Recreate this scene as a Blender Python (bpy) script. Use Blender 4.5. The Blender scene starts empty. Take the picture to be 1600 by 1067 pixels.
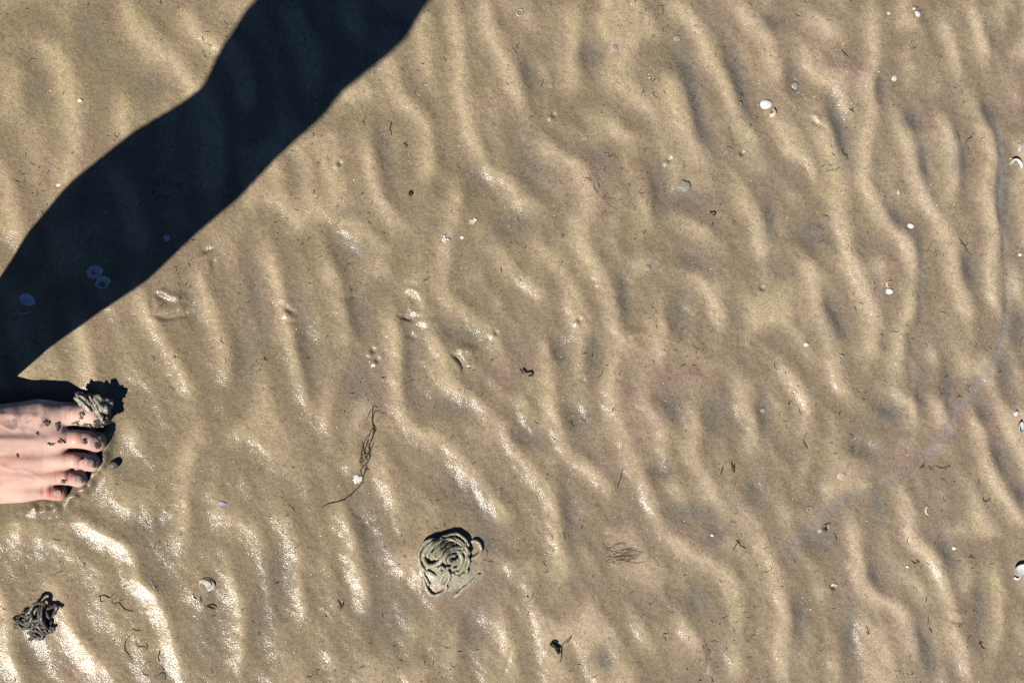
import bpy, bmesh, math, random
import numpy as np
from mathutils import Vector, Matrix, noise as mnoise
random.seed(7); rng = np.random.default_rng(11)
sc = bpy.context.scene; COL = sc.collection
W, H = 1600., 1067.
# ------------------------------------------------------------------ camera
CAM = np.array([0., 0., 1.3]); TH = math.radians(6); HF = math.radians(38)
FPX = (W/2)/math.tan(HF/2)
RGT = np.array([math.cos(TH), 0, math.sin(TH)]); UP = np.array([0., 1, 0]); FWD = np.array([math.sin(TH), 0, -math.cos(TH)])
cd = bpy.data.cameras.new('camera'); cam = bpy.data.objects.new('camera', cd); COL.objects.link(cam)
cam.location = CAM; cam.rotation_euler = (0, -TH, 0); cd.angle = HF; cd.clip_start = .05; cd.clip_end = 3000
sc.camera = cam
def at(px, py, z=0.):
    d = RGT*((px-W/2)/FPX) + UP*(-(py-H/2)/FPX) + FWD
    t = (z-CAM[2])/d[2]; return CAM + d*t
def proj(x, y, z=0.):
    X = x-CAM[0]; Y = y-CAM[1]; Z = z-CAM[2]
    dp = np.maximum(X*FWD[0]+Z*FWD[2], 1e-3)
    return W/2+FPX*(X*RGT[0]+Z*RGT[2])/dp, H/2-FPX*Y/dp
PX = .00056
# ------------------------------------------------------------------ sun
K = .9; SD = np.array([.66, .751])            # shadow offset on the ground per unit of height
sun_dir = Vector((-K*SD[0], -K*SD[1], 1)).normalized()
el = math.asin(sun_dir.z); az = math.atan2(sun_dir.x, sun_dir.y)
# ------------------------------------------------------------------ value noise
_L = rng.random((256, 256)).astype(np.float32)
def vnoise(x, y, s):
    x = x/s+1000; y = y/s+1000
    xi = np.floor(x).astype(int); yi = np.floor(y).astype(int); fx = x-xi; fy = y-yi
    fx = fx*fx*(3-2*fx); fy = fy*fy*(3-2*fy)
    a = _L[xi % 256, yi % 256]; b = _L[(xi+1) % 256, yi % 256]; c = _L[xi % 256, (yi+1) % 256]; d = _L[(xi+1) % 256, (yi+1) % 256]
    return ((a*(1-fx)+b*fx)*(1-fy)+(c*(1-fx)+d*fx)*fy)*2-1
# ------------------------------------------------------------------ ripple crests of the sand (x, y along each lit flank; amplitude, width)
RIP = [
 (1,25,[(30,55),(75,80),(100,120),(108,170),(110,220),(102,265),(88,310)]), (.8,20,[(-20,230),(5,290),(16,345),(30,395)]),
 (1.1,24,[(180,-10),(215,45),(260,90),(292,130),(312,165),(322,215),(326,265),(320,320)]), (.8,18,[(180,130),(190,180),(195,235)]),
 (.8,18,[(280,-10),(300,45),(328,66),(360,90),(378,140),(380,190)]), (.8,20,[(440,-10),(462,50),(478,110),(484,165)]), (.7,18,[(530,-20),(545,40),(540,90)]),
 (.6,20,[(150,250),(190,300),(205,360),(215,410)]),
 (1.2,15,[(205,440),(235,500),(262,550),(282,585),(296,630)]), (1.1,17,[(108,480),(124,520),(134,560),(142,600),(152,635)]),
 (.8,16,[(298,395),(315,460),(335,510),(350,560),(346,620)]), (1.2,14,[(408,365),(426,420),(435,460),(450,530),(465,590),(478,645)]),
 (.9,18,[(495,385),(515,430),(530,480),(546,560)]), (.8,14,[(512,600),(505,650),(512,690)]),
 (1,18,[(596,60),(606,100),(622,147),(657,192),(664,243),(657,305)]), (1,18,[(560,195),(576,263),(586,309),(616,344),(642,370)]),
 (1,18,[(700,-10),(710,50),(714,100),(718,152),(728,202),(753,258),(788,283),(812,309),(849,338)]),
 (1.1,18,[(745,-10),(755,25),(770,66),(793,106),(804,147),(814,192)]), (.9,18,[(820,205),(856,235),(898,263),(915,304),(905,354),(915,395),(943,445),(955,486),(960,535),(950,600),(957,645),(975,690),(990,730),(1010,780),(1034,828),(1091,871),(1131,901),(1148,947),(1148,1003),(1144,1075)]),
 (1,20,[(893,-10),(890,50),(890,101),(884,160)]), (.6,14,[(815,-10),(826,25),(846,58)]), (.7,18,[(925,172),(955,202),(981,220),(981,263)]), (.8,16,[(1002,280),(1006,320),(998,360)]),
 (.8,20,[(760,360),(776,395),(796,425),(830,455),(826,492)]), (.8,17,[(715,270),(713,300),(702,344),(690,400),(687,440),(699,466),(735,496),(765,526),(785,578)]),
 (.9,18,[(600,470),(616,542),(616,603),(628,655),(667,679),(702,704),(733,740),(773,790),(802,828)]),
 (.9,19,[(640,400),(650,470),(680,540),(702,603),(753,638),(788,689),(816,729),(849,765),(864,810),(870,871),(872,930)]),
 (.9,17,[(835,500),(850,557),(854,593),(864,659),(885,709),(925,740),(952,785)]), (.8,17,[(584,690),(601,755),(626,815)]),
 (1.1,17,[(520,770),(530,805),(546,841),(552,881),(566,925),(570,980)]), (.6,18,[(655,770),(692,812)]), (.8,16,[(714,955),(704,1018),(704,1075)]),
 (.8,18,[(770,940),(788,998),(800,1060)]), (.7,16,[(900,840),(925,896)]), (.8,16,[(970,945),(996,977),(1018,1035)]), (.5,16,[(628,940),(640,1000)]), (.5,16,[(505,990),(518,1050)]),
 (1.2,18,[(1040,-15),(1056,10),(1086,46),(1106,86),(1127,127),(1147,172),(1167,213),(1178,252)]), (1.1,24,[(1018,100),(1050,150),(1066,202),(1086,238),(1096,278)]),
 (1,20,[(1135,-10),(1160,20),(1182,42),(1199,70),(1207,111),(1222,145)]), (1.1,19,[(1264,165),(1288,213),(1304,263),(1309,309),(1314,354),(1324,400),(1344,445),(1357,486),(1356,535),(1347,572)]),
 (.6,22,[(1235,10),(1283,40),(1310,75)]), (.8,15,[(1354,-10),(1361,51),(1361,101),(1354,132),(1362,177),(1349,228),(1349,283),(1364,314),(1385,349),(1415,380),(1428,420),(1428,460),(1406,510),(1400,560),(1400,600)]),
 (1,15,[(1400,175),(1420,228),(1430,273),(1446,318),(1470,350),(1486,385),(1491,430),(1506,471),(1516,520)]), (.9,13,[(1460,10),(1481,66),(1491,101),(1497,136)]), (.7,13,[(1412,80),(1420,110),(1418,130)]),
 (1,14,[(1465,175),(1486,228),(1490,268),(1478,320)]), (.9,12,[(1512,-10),(1526,46),(1536,81),(1542,115)]), (1,13,[(1516,155),(1536,207),(1549,248),(1541,283),(1544,324),(1554,364),(1547,405),(1547,455),(1558,500)]),
 (.7,12,[(1558,-10),(1564,40)]), (.8,13,[(1578,125),(1588,180)]), (.9,14,[(1576,415),(1593,475)]), (1,17,[(1145,275),(1167,324),(1187,364),(1188,420)]), (.7,15,[(1225,285),(1250,330)]),
 (.9,17,[(1238,385),(1268,430),(1274,481),(1300,540),(1304,583),(1326,632)]), (.7,14,[(1358,390),(1380,438)]), (.7,17,[(1025,338),(1060,345),(1096,364),(1120,395)]), (.7,17,[(1045,415),(1096,445),(1118,480),(1118,530)]),
 (.7,16,[(1022,460),(1030,530),(1020,590)]), (.9,18,[(1074,600),(1081,659),(1078,709),(1101,755),(1118,805)]), (.9,17,[(1143,575),(1157,628),(1172,669),(1167,720)]),
 (1.1,18,[(1143,780),(1177,826),(1197,871),(1213,922),(1223,972),(1215,1020),(1225,1075)]), (1,17,[(1198,550),(1228,588),(1253,623),(1254,672)]), (.8,14,[(1360,600),(1392,613),(1420,633),(1420,688)]),
 (.8,13,[(1446,520),(1452,545),(1456,585)]), (1.1,15,[(1506,625),(1531,694),(1549,742),(1578,792),(1605,840)]), (.8,15,[(1208,710),(1230,748)]), (.8,13,[(1260,700),(1248,760)]), (.5,12,[(1334,679),(1374,694)]),
 (1.1,16,[(1390,745),(1415,795),(1420,835),(1450,866),(1471,907),(1486,972),(1503,1035),(1510,1080)]), (.6,12,[(1466,750),(1474,785)]), (.9,16,[(1325,800),(1335,860),(1349,912),(1374,937),(1400,950),(1420,993),(1430,1050)]),
 (.8,13,[(1277,890),(1284,942)]), (.8,14,[(1297,1000),(1305,1075)]), (.7,14,[(1240,845),(1265,880)]), (.8,12,[(1503,870),(1512,932)]), (.9,13,[(1550,870),(1557,927),(1557,975),(1550,1040)]),
 (.8,16,[(1046,950),(1076,993),(1092,1040)]), (.7,12,[(1585,555),(1590,600)]), (.5,12,[(1440,705),(1462,696),(1488,705)]), (.8,14,[(1590,960),(1600,1030)]),
 (1.1,15,[(92,770),(127,812),(160,836),(186,850),(205,880),(212,905),(238,932),(256,972),(270,1015),(288,1065)]), (1.1,20,[(66,900),(86,930),(106,985),(137,1023),(172,1068)]),
 (1.1,18,[(-20,900),(0,947),(6,1008),(28,1065)]), (.6,18,[(310,640),(300,690),(284,755),(283,810),(274,876)]), (.9,15,[(348,860),(358,900),(369,942),(372,1000),(368,1060)]),
 (.7,17,[(430,780),(456,850),(462,922),(478,990)]), (.6,18,[(185,640),(204,680),(215,715)]), (.5,12,[(372,735),(382,770)]), (.6,14,[(975,560),(965,500)]),
]
DARK = [(829,116,14,24,-20),(824,253,16,38,-35),(798,349,20,16,0),(743,288,14,20,0),(550,390,30,18,15),(600,235,12,42,-10),(935,243,18,13,30),(920,86,20,14,0),(560,490,18,36,-15),(717,521,30,13,10),
 (545,329,16,9,0),(1031,290,11,40,0),(976,470,9,32,-5),(1066,95,12,30,-25),(1085,150,10,40,-12),(1100,215,11,30,-20),(1147,101,10,30,-20),(1160,160,10,30,-10),(1304,177,8,30,-12),(1314,225,8,26,-5),
 (1273,369,22,20,-20),(1425,187,15,14,-20),(1546,177,13,17,-25),(1501,253,8,28,-8),(1440,253,8,32,-8),(1076,405,13,13,0),(1061,486,13,26,-15),(1304,496,13,30,-15),(1400,340,10,22,-35),(1511,420,12,22,-15),
 (1438,430,6,62,0),(1202,349,8,36,0),(1076,314,26,10,10),(1374,137,7,22,0),(1207,35,18,12,0),(1238,126,8,22,-10),(824,684,24,14,10),(905,648,18,18,0),(702,633,42,13,12),(561,598,18,32,0),(720,765,14,36,-40),
 (890,810,11,52,-5),(576,831,18,48,-15),(601,962,28,32,0),(875,552,13,15,0),(925,552,13,24,0),(738,982,18,28,0),(945,1023,14,20,0),(1046,633,20,20,0),(1182,765,15,15,0),(1121,648,20,24,-15),(1385,648,17,17,0),
 (1283,841,17,17,0),(1374,795,9,32,-18),(1364,896,12,14,-30),(1091,937,13,20,-15),(1445,1018,14,30,-20),(1192,648,8,28,0),(1030,735,16,10,0),(1349,699,15,10,0),(1440,613,7,24,0),(1572,578,7,24,-12),(1562,714,11,22,-20),
 (1076,800,26,13,10),(1116,831,14,18,0),(238,820,24,15,0),(250,880,20,30,-25),(55,1020,14,26,-20),(55,150,18,40,0),(235,130,20,18,0),(150,60,18,40,-25),(400,470,12,60,-8),(380,560,14,46,0),(480,540,12,60,-8),(300,480,10,40,-12),
 (440,900,14,40,0),(330,980,16,40,0),(410,960,12,40,0),(1480,600,8,30,0),(1540,640,12,12,0),(1595,770,12,14,0),(1530,950,7,40,0),(1250,960,10,30,0),(1330,985,9,40,0),(1590,520,9,30,0),(1570,300,7,60,0),(640,560,10,50,0),(760,840,12,40,-10),(1480,860,8,24,-15),
 (860,900,0.1,0.1,0)]
# channel of draining water, beak pricks, track marks: narrow grooves (-) and rims (+)
GRV = [(-.7,5,[(1556,190),(1563,250),(1560,320),(1568,380),(1573,450),(1570,510),(1555,560),(1530,600),(1495,640),(1470,690),(1430,720),(1390,750),(1330,770),(1290,800),(1240,850),(1225,880)]),
 (-.7,6,[(1420,560),(1420,610),(1350,660),(1330,700)]), (-.6,6,[(1438,380),(1437,490)]),
 (-2.2,4.5,[(240,458),(252,465),(262,470)]), (1.4,6,[(245,450),(268,462),(290,466)]), (-1.6,4.5,[(240,492),(262,497),(285,492),(300,487)]), (1.,6,[(250,484),(290,480)]), (-1.2,4,[(236,462),(240,490)]),
 (-2,4,[(442,475),(452,484),(464,490)]), (1.4,5,[(440,485),(452,496)]), (-1.5,4,[(446,507),(465,500)]),
 (1.6,5,[(632,455),(645,452),(660,462)]), (-2,5,[(640,463),(656,472)]), (-3,3,[(624,494),(636,497),(648,502)]), (1.5,5,[(640,480),(650,488),(660,490)]), (-1.5,4,[(634,520),(648,528)]),
 (-3.6,3.4,[(706,552),(716,560),(723,570),(724,582)]), (1.8,7,[(712,546),(728,546),(746,550)]), (1.2,8,[(732,560),(742,575)]), (1,6,[(640,500),(680,505)]),
 (1.4,4,[(1262,176),(1272,180),(1282,190)]), (-1.8,4,[(1264,184),(1276,194),(1284,200)]), (1.,4,[(796,192),(806,186),(816,182)]), (-1,4,[(800,198),(815,190)]),
 (-1.5,4,[(310,395),(335,388)]), (1.,4,[(312,403),(330,396)]), (1,5,[(328,405),(322,422)]), (-1.2,4,[(335,400),(332,425)]), (1.2,4,[(978,528),(1000,514)]), (-1.2,4,[(975,535),(990,525)]), (1.,5,[(990,530),(1003,545)]),
 (-1.2,4,[(530,466),(560,462)]), (1,4,[(895,590),(912,583)]), (-1.5,3,[(905,590),(918,600)]), (-1.5,4,[(1480,965),(1502,972),(1512,962)]), (1,4,[(1486,956),(1506,958)]),
 (-1,4,[(548,792),(556,804)]), (-1,4,[(556,800),(566,812)]), (-1,4,[(566,812),(574,826)]), (-.8,3.5,[(1345,860),(1335,885),(1325,900)]), (-.8,3.5,[(1290,990),(1278,1020)]), (-.8,3.5,[(1110,1010),(1102,1060)]),
 (-.8,3,[(800,1010),(785,1062)]), (-.7,3,[(1520,640),(1500,670)]), (-.7,3,[(1340,700),(1300,780)])]
M = 240; ST = 2
gx = np.arange(-M, W+M+1, ST); gy = np.arange(-M, H+M+1, ST)
HF_ = np.zeros((len(gy), len(gx)), np.float32); RMAX = HF_.copy(); SILT_SHADE = HF_.copy()
GXX, GYY = np.meshgrid(gx, gy)
def spline(pts, step):
    P = np.array(pts, float); P = np.vstack([2*P[0]-P[1], P, 2*P[-1]-P[-2]]); out = []
    for i in range(1, len(P)-2):
        n = max(2, int(np.linalg.norm(P[i+1]-P[i])/step))
        for t in np.arange(n)/n:
            out.append(.5*((2*P[i])+(-P[i-1]+P[i+1])*t+(2*P[i-1]-5*P[i]+4*P[i+1]-P[i+2])*t*t+(-P[i-1]+3*P[i]-3*P[i+1]+P[i+2])*t**3))
    out.append(P[-2]); return np.array(out)
def band(pts, w, pad, endtaper):
    S = spline(pts, 4.); T = np.gradient(S, axis=0); T /= np.linalg.norm(T, axis=1)[:, None]
    L = len(S); a = np.clip(np.minimum(np.arange(L), L-1-np.arange(L))*4/endtaper, 0, 1); a = .25+.75*a*a*(3-2*a)
    x0, y0 = S.min(0)-pad; x1, y1 = S.max(0)+pad
    i0, i1 = np.searchsorted(gx, [x0, x1]); j0, j1 = np.searchsorted(gy, [y0, y1])
    X = GXX[j0:j1, i0:i1]; Y = GYY[j0:j1, i0:i1]
    best = np.full(X.shape, 1e9); sg = np.zeros(X.shape); am = np.zeros(X.shape)
    for k in range(L):
        dx = X-S[k, 0]; dy = Y-S[k, 1]; d = dx*dx+dy*dy; m = d < best
        best[m] = d[m]; sg[m] = (dx*(-T[k, 1])+dy*T[k, 0])[m]; am[m] = a[k]
    return (slice(j0, j1), slice(i0, i1)), np.sqrt(best), -sg/np.maximum(np.sqrt(best), 1e-3), am
def blur(a, r):
    for _ in range(2):
        for ax in (0, 1):
            p = np.pad(a, [(r, r) if i == ax else (0, 0) for i in (0, 1)], mode='edge'); c = np.cumsum(p, axis=ax)
            c = np.insert(c, 0, 0, axis=ax)
            a = (c[2*r+1:]-c[:-2*r-1] if ax == 0 else c[:, 2*r+1:]-c[:, :-2*r-1])/(2*r+1)
    return a.astype(np.float32)
DM = np.full(HF_.shape, 200.)
for A, w, pts in RIP:
    pts = [(x+w*.5, y-2) for x, y in pts]
    sl, d, sgn, am = band(pts, w, 110, 45); DM[sl] = np.minimum(DM[sl], d)
    ww = w*(1.27-.27*sgn) * np.where(sgn < 0, 1., 1.)           # gentle seaward flank, steeper lee flank
    ww = np.clip(w*(.84-.22*sgn), 4, 99)
    v = (.55+.45*A)*am*np.exp(-(d/ww)**1.8)*(1+.22*vnoise(GXX[sl], GYY[sl], 38.))
    cur = HF_[sl]; k = 3.
    HF_[sl] = np.log(np.exp(k*cur)+np.exp(k*v)-1)/k
LAM = 60-14*np.clip(GXX/1500, 0, 1)+5*vnoise(GXX, GYY, 130.)
SEC = np.exp(-((np.minimum(DM, LAM*1.05)-LAM)/(LAM*.24))**2)*(.72+.35*vnoise(GXX-.28*GYY, GYY*.5, 70.))*(.6+.4*np.clip((GXX-250)/400, 0, 1))
UF = GXX+.16*(H-GYY)+9*vnoise(GXX, GYY, 90.); PF = .5+.5*np.sin(2*math.pi*UF/54)
FAR_ = np.clip((DM-64)/20, 0, 1); SEC = blur((SEC*(1-FAR_)+PF*.8*FAR_).astype(np.float64), 2)
HF_ = np.log(np.exp(3*HF_)+np.exp(3*SEC)-1)/3
HF_ *= 2.85*(1+.34*np.clip((GXX-1080)/250, 0, 1)*(1-.5*np.clip((GYY-700)/250, 0, 1))-.12*np.clip((GXX-350)/200, 0, 1)*np.clip((GYY-500)/300, 0, 1)+.16*np.clip((500-GXX)/400, 0, 1)*np.clip((GYY-400)/300, 0, 1))
for x, y, rx, ry, an in DARK:
    c, s = math.cos(math.radians(an)), math.sin(math.radians(an))
    dx = GXX-x; dy = GYY-y; u = (dx*c+dy*s)/rx; v = (-dx*s+dy*c)/ry
    g = np.exp(-(u*u+v*v)*.7); HF_ -= 1.4*g; SILT_SHADE += g
HF_ = blur(HF_.astype(np.float64), 2)
UU = GXX-.28*GYY; MR = np.clip((GXX-450)/300, 0, 1); HF_ += .42*vnoise(UU, GYY*.45, 40.)+(.34+.2*MR)*vnoise(UU, GYY*.6, 19.)+(.2+.08*MR)*vnoise(UU+300, GYY*.8, 11.)+.10*vnoise(GXX, GYY, 6.)
GR_ = np.zeros_like(HF_); SHEEN_PAINT = GR_.copy()
for A, w, pts in GRV:
    sl, d, sgn, am = band(pts, w, w*4, 10); GR_[sl] += A*am*np.exp(-(d/w)**2)
    if w == 5 and A == -.7: SHEEN_PAINT[sl] = np.maximum(SHEEN_PAINT[sl], am*np.exp(-(d/8.)**2)*np.clip(.5+.8*vnoise(GXX[sl], GYY[sl], 34.), 0, 1))
    if w >= 5 and A > -1 and A < 0: SILT_SHADE[sl] = np.maximum(SILT_SHADE[sl], .28*am*np.exp(-(d/(w*1.))**2))
# coarse lumpy mud round the casts
def lump(x, y, r, A):
    global GR_
    GR_ += A*np.exp(-(((GXX-x)**2+(GYY-y)**2)/r**2)**1.5)
lump(704, 895, 50, 1.); lump(52, 968, 36, 2.2)
for x, y in [(531,256),(583,548),(590,563),(1160,240),(1303,917),(238,262),(1290,825),(775,520),(905,500),(1190,450),(1045,250),(865,180)]: lump(x, y, 4, -1.6); lump(x-5, y+4, 5, 1.)
# the sand is pressed flat under and heaped slightly round the toes
fx = np.clip((165-GXX)/30, 0, 1)*np.clip((GYY-605)/25, 0, 1)*np.clip((815-GYY)/25, 0, 1)
HF_ = HF_*(1-fx)-1.2*fx*1
fr = np.exp(-((np.hypot((GXX-110)/68, (GYY-712)/88)-1)/.16)**2)*(GXX > 60)
for A_, w_, pts in [(5.5,11,[(172,664),(168,690),(161,722),(143,750),(116,776),(84,794),(40,800)])]:
    sl, d, sgn, am = band(pts, w_, 60, 20); GR_[sl] += A_*am*np.exp(-(d/(w_*np.where(sgn > 0, .8, 1.6)))**2)*(.85+.35*vnoise(GXX[sl], GYY[sl], 9.))
TOT = HF_+GR_
SILT_SHADE = np.clip(SILT_SHADE*.8, 0, 1); DRY_LIT = blur(np.clip(HF_/2.9, 0, 1).astype(np.float64), 2)
wr = np.clip((GXX-200)/1300, 0, 1); SILT_SHADE = np.clip(SILT_SHADE*(.5+.75*wr), 0, 1)
SILT_SHADE = blur(SILT_SHADE.astype(np.float64), 2)
def samp(Fd, px, py):
    u = np.clip((px+M)/ST, 0, len(gx)-1.001); v = np.clip((py+M)/ST, 0, len(gy)-1.001)
    i = u.astype(int); j = v.astype(int); a = u-i; b = v-j
    return (Fd[j, i]*(1-a)+Fd[j, i+1]*a)*(1-b)+(Fd[j+1, i]*(1-a)+Fd[j+1, i+1]*a)*b
def ground_w(x, y, full=False):
    x = np.asarray(x, float); y = np.asarray(y, float)
    far = np.hypot(x, y); px, py = proj(x, y); px = np.where(far > 3, 9999, px)
    m = np.clip(np.minimum(np.minimum(px+M, W+M-px), np.minimum(py+M, H+M-py))/170., 0, 1); m = m*m*(3-2*m)
    wx = x+.016*vnoise(x, y, .11)+.02*vnoise(x, y, .33); wy = y
    ph = 2*math.pi*(wx*.96+.20*wy)/.056
    pr = np.sin(ph+.45*np.sin(ph))*(.55+.6*vnoise(x, y, .13))
    p = 2.2*pr+.6*vnoise(x, y*.6, .025)+1.
    fade = np.clip((4-far)/2.5, 0, 1)
    h = samp(TOT, px, py)*m+p*(1-m)*fade+ (1-m)*8*vnoise(x, y, 1.9)*np.clip((far-.8)/2, 0, 1)
    s = samp(SILT_SHADE, px, py)*m+np.clip(-pr*.6, 0, 1)*(1-m)*fade
    if full: return h*.001, s, samp(SHEEN_PAINT, px, py)*m, samp(DRY_LIT, px, py)*m+np.clip(.45+pr*.6, 0, 1)*(1-m)
    return h*.001, s
def gz(px, py):
    z = 0.
    for _ in range(2):
        p = at(px, py, z); z = float(ground_w(p[0], p[1])[0])
    return z
# ------------------------------------------------------------------ helpers
def link(name, me, mat, parent=None, label=None, cat=None, group=None, kind=None, smooth=True):
    o = bpy.data.objects.new(name, me); COL.objects.link(o)
    if mat:
        for m_ in (mat if isinstance(mat, (list, tuple)) else [mat]): me.materials.append(m_)
    if smooth: me.polygons.foreach_set('use_smooth', [True]*len(me.polygons))
    if parent: o.parent = parent
    if label: o['label'] = label
    if cat: o['category'] = cat
    if group: o['group'] = group
    if kind: o['kind'] = kind
    return o
def empty(name, loc, label, cat, group=None):
    o = bpy.data.objects.new(name, None); COL.objects.link(o); o.location = loc; o.empty_display_size = .01
    o['label'] = label; o['category'] = cat
    if group: o['group'] = group
    return o
def mesh(name, v, f):
    me = bpy.data.meshes.new(name); me.from_pydata([tuple(map(float, p)) for p in v], [], f); me.update(); return me
def tube(P, R, n=6, flat=1., seed=0, rough=0., cap=True):
    """swept tube through points P (m) with radii R -> verts, faces"""
    P = np.array(P, float); R = np.broadcast_to(np.array(R, float), (len(P),)); T = np.gradient(P, axis=0); T /= np.linalg.norm(T, axis=1)[:, None]+1e-12
    V = []; F = []; up = np.array([0, 0, 1.])
    for i in range(len(P)):
        a = np.cross(T[i], up); a /= np.linalg.norm(a)+1e-9; b = np.cross(a, T[i])
        for k in range(n):
            t = 2*math.pi*k/n; r = R[i]
            if rough: r *= 1+rough*mnoise.noise(Vector(P[i]*420+np.array([k*.7, seed, 0])))
            V.append(P[i]+a*math.cos(t)*r+b*math.sin(t)*r*flat)
    for i in range(len(P)-1):
        for k in range(n): F.append((i*n+k, i*n+(k+1) % n, (i+1)*n+(k+1) % n, (i+1)*n+k))
    if cap: F.append(tuple(range(n-1, -1, -1))); F.append(tuple((len(P)-1)*n+k for k in range(n)))
    return V, F
def join(parts):
    V = []; F = []
    for v, f in parts:
        o = len(V); V += list(v); F += [tuple(i+o for i in q) for q in f]
    return V, F
# ------------------------------------------------------------------ materials
def mat(name):
    m = bpy.data.materials.new(name); m.use_nodes = True; nt = m.node_tree
    return m, nt, nt.nodes['Principled BSDF']
def N(nt, t, **k):
    n = nt.nodes.new(t)
    for a, b in k.items():
        if a in n.inputs.keys() if isinstance(a, str) else False: n.inputs[a].default_value = b
        else: setattr(n, a, b)
    return n
def noise(nt, scale, detail=3., rough=.5, co=None):
    n = nt.nodes.new('ShaderNodeTexNoise'); n.inputs['Scale'].default_value = scale; n.inputs['Detail'].default_value = detail; n.inputs['Roughness'].default_value = rough
    if co: nt.links.new(co, n.inputs['Vector'])
    return n.outputs['Fac']
def ramp(nt, fac, stops):
    r = nt.nodes.new('ShaderNodeValToRGB'); e = r.color_ramp.elements
    while len(e) < len(stops): e.new(.5)
    for q, (p, c) in zip(e, stops): q.position = p; q.color = (*c, 1) if len(c) == 3 else c
    nt.links.new(fac, r.inputs['Fac']); return r.outputs['Color']
def mix(nt, fac, a, b, mode='MIX'):
    m = nt.nodes.new('ShaderNodeMix'); m.data_type = 'RGBA'; m.blend_type = mode
    for s, v in ((0, fac), (6, a), (7, b)):
        if hasattr(v, 'links') or isinstance(v, bpy.types.NodeSocket): nt.links.new(v, m.inputs[s])
        else: m.inputs[s].default_value = v if s == 0 else (*v, 1)
    return m.outputs[2]
def math_(nt, op, a, b=0., c=0.):
    m = nt.nodes.new('ShaderNodeMath'); m.operation = op
    for i, v in enumerate((a, b, c)):
        if isinstance(v, bpy.types.NodeSocket): nt.links.new(v, m.inputs[i])
        else: m.inputs[i].default_value = v
    return m.outputs[0]
def bump(nt, h, dist, strength=1., prev=None):
    b = nt.nodes.new('ShaderNodeBump'); b.inputs['Distance'].default_value = dist; b.inputs['Strength'].default_value = strength
    nt.links.new(h, b.inputs['Height'])
    if prev: nt.links.new(prev, b.inputs['Normal'])
    return b.outputs['Normal']
def ocoord(nt): return nt.nodes.new('ShaderNodeTexCoord').outputs['Object']
def sand_mat(name, light=1., silt_shade=True, tint=None):
    m, nt, p = mat(name); g = nt.nodes.new('ShaderNodeNewGeometry').outputs['Position']
    n1 = noise(nt, 11, 3, .55, g); n2 = noise(nt, 34, 4, .6, g); n3 = noise(nt, 5.5, 2, .5, g); gr = noise(nt, 750, 2, .7, g); gr2 = noise(nt, 260, 3, .7, g)
    c = ramp(nt, n1, [(.34, (.400, .303, .190)), (.47, (.412, .322, .199)), (.58, (.428, .330, .213)), (.68, (.445, .330, .225))])
    olive = ramp(nt, n2, [(.5, (0, 0, 0)), (.72, (1, 1, 1))])
    c = mix(nt, math_(nt, 'MULTIPLY', olive, .32), c, (.36, .315, .13))
    pink = ramp(nt, n3, [(.5, (0, 0, 0)), (.7, (1, 1, 1))])
    c = mix(nt, math_(nt, 'MULTIPLY', pink, .3), c, (.44, .31, .215))
    if silt_shade:
        a = nt.nodes.new('ShaderNodeAttribute'); a.attribute_name = 'silt_shade'; sf = a.outputs['Fac']
        dn = nt.nodes.new('ShaderNodeAttribute'); dn.attribute_name = 'drained_lit'
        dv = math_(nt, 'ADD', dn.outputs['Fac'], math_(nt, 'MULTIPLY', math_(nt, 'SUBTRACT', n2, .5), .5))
        c = mix(nt, 1., c, ramp(nt, dv, [(.02, (.70, .675, .645)), (.75, (1.27, 1.25, 1.21))]), 'MULTIPLY')  # ripple light and shade painted in: crests lighter, troughs darker, besides drainage
        sl = mix(nt, n2, (.150, .138, .134), (.128, .130, .108))  # trough silt, with shade and bluish sky reflection painted into its tone
        c = mix(nt, math_(nt, 'MULTIPLY', sf, .68), c, sl)
        fl = nt.nodes.new('ShaderNodeAttribute'); fl.attribute_name = 'sheen_paint'; c = mix(nt, math_(nt, 'MULTIPLY', fl.outputs['Fac'], .34), c, (.33, .325, .32))  # pale sky sheen along the channel, painted into the base colour
    sp = ramp(nt, gr, [(.28, (.58, .58, .58)), (.44, (.93, .93, .93)), (.56, (1.02, 1.02, 1.02)), (.72, (1.36, 1.36, 1.36))])
    c = mix(nt, 1., c, sp, 'MULTIPLY')
    s2 = ramp(nt, gr2, [(.3, (.76, .75, .74)), (.5, (1, 1, 1)), (.7, (1.14, 1.14, 1.12))])
    c = mix(nt, 1., c, s2, 'MULTIPLY')
    if silt_shade:
        sx = nt.nodes.new('ShaderNodeSeparateXYZ'); nt.links.new(g, sx.inputs[0])
        xr = math_(nt, 'ADD', math_(nt, 'MULTIPLY', sx.outputs[0], 1.1), .35)
        c = mix(nt, 1., c, ramp(nt, xr, [(.05, (.93, .93, .88)), (.9, (1.0, 1.015, 1.09))]), 'MULTIPLY')
    if tint: c = mix(nt, 1., c, tint, 'MULTIPLY')
    nt.links.new(c, p.inputs['Base Color'])
    b1 = bump(nt, gr, .0009, .55); b2 = bump(nt, gr2, .0012, .5, b1)
    nt.links.new(b2, p.inputs['Normal'])
    p.inputs['Roughness'].default_value = .62; p.inputs['Specular IOR Level'].default_value = .35
    p.inputs['Coat Weight'].default_value = .85; p.inputs['Coat IOR'].default_value = 1.45
    p.inputs['Coat Roughness'].default_value = .17
    b3 = bump(nt, gr, .0008, .38)
    nt.links.new(b3, p.inputs['Coat Normal'])
    return m
M_SAND = sand_mat('wet_rippled_sand')
M_CAST = sand_mat('cast_sand', silt_shade=False, tint=(1.06, 1.22, 1.36))
M_DARKCAST = sand_mat('dark_cast_mud', silt_shade=False, tint=(.32, .37, .45))
M_DARKMUD = sand_mat('clod_mud', silt_shade=False, tint=(.12, .14, .17))
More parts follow.
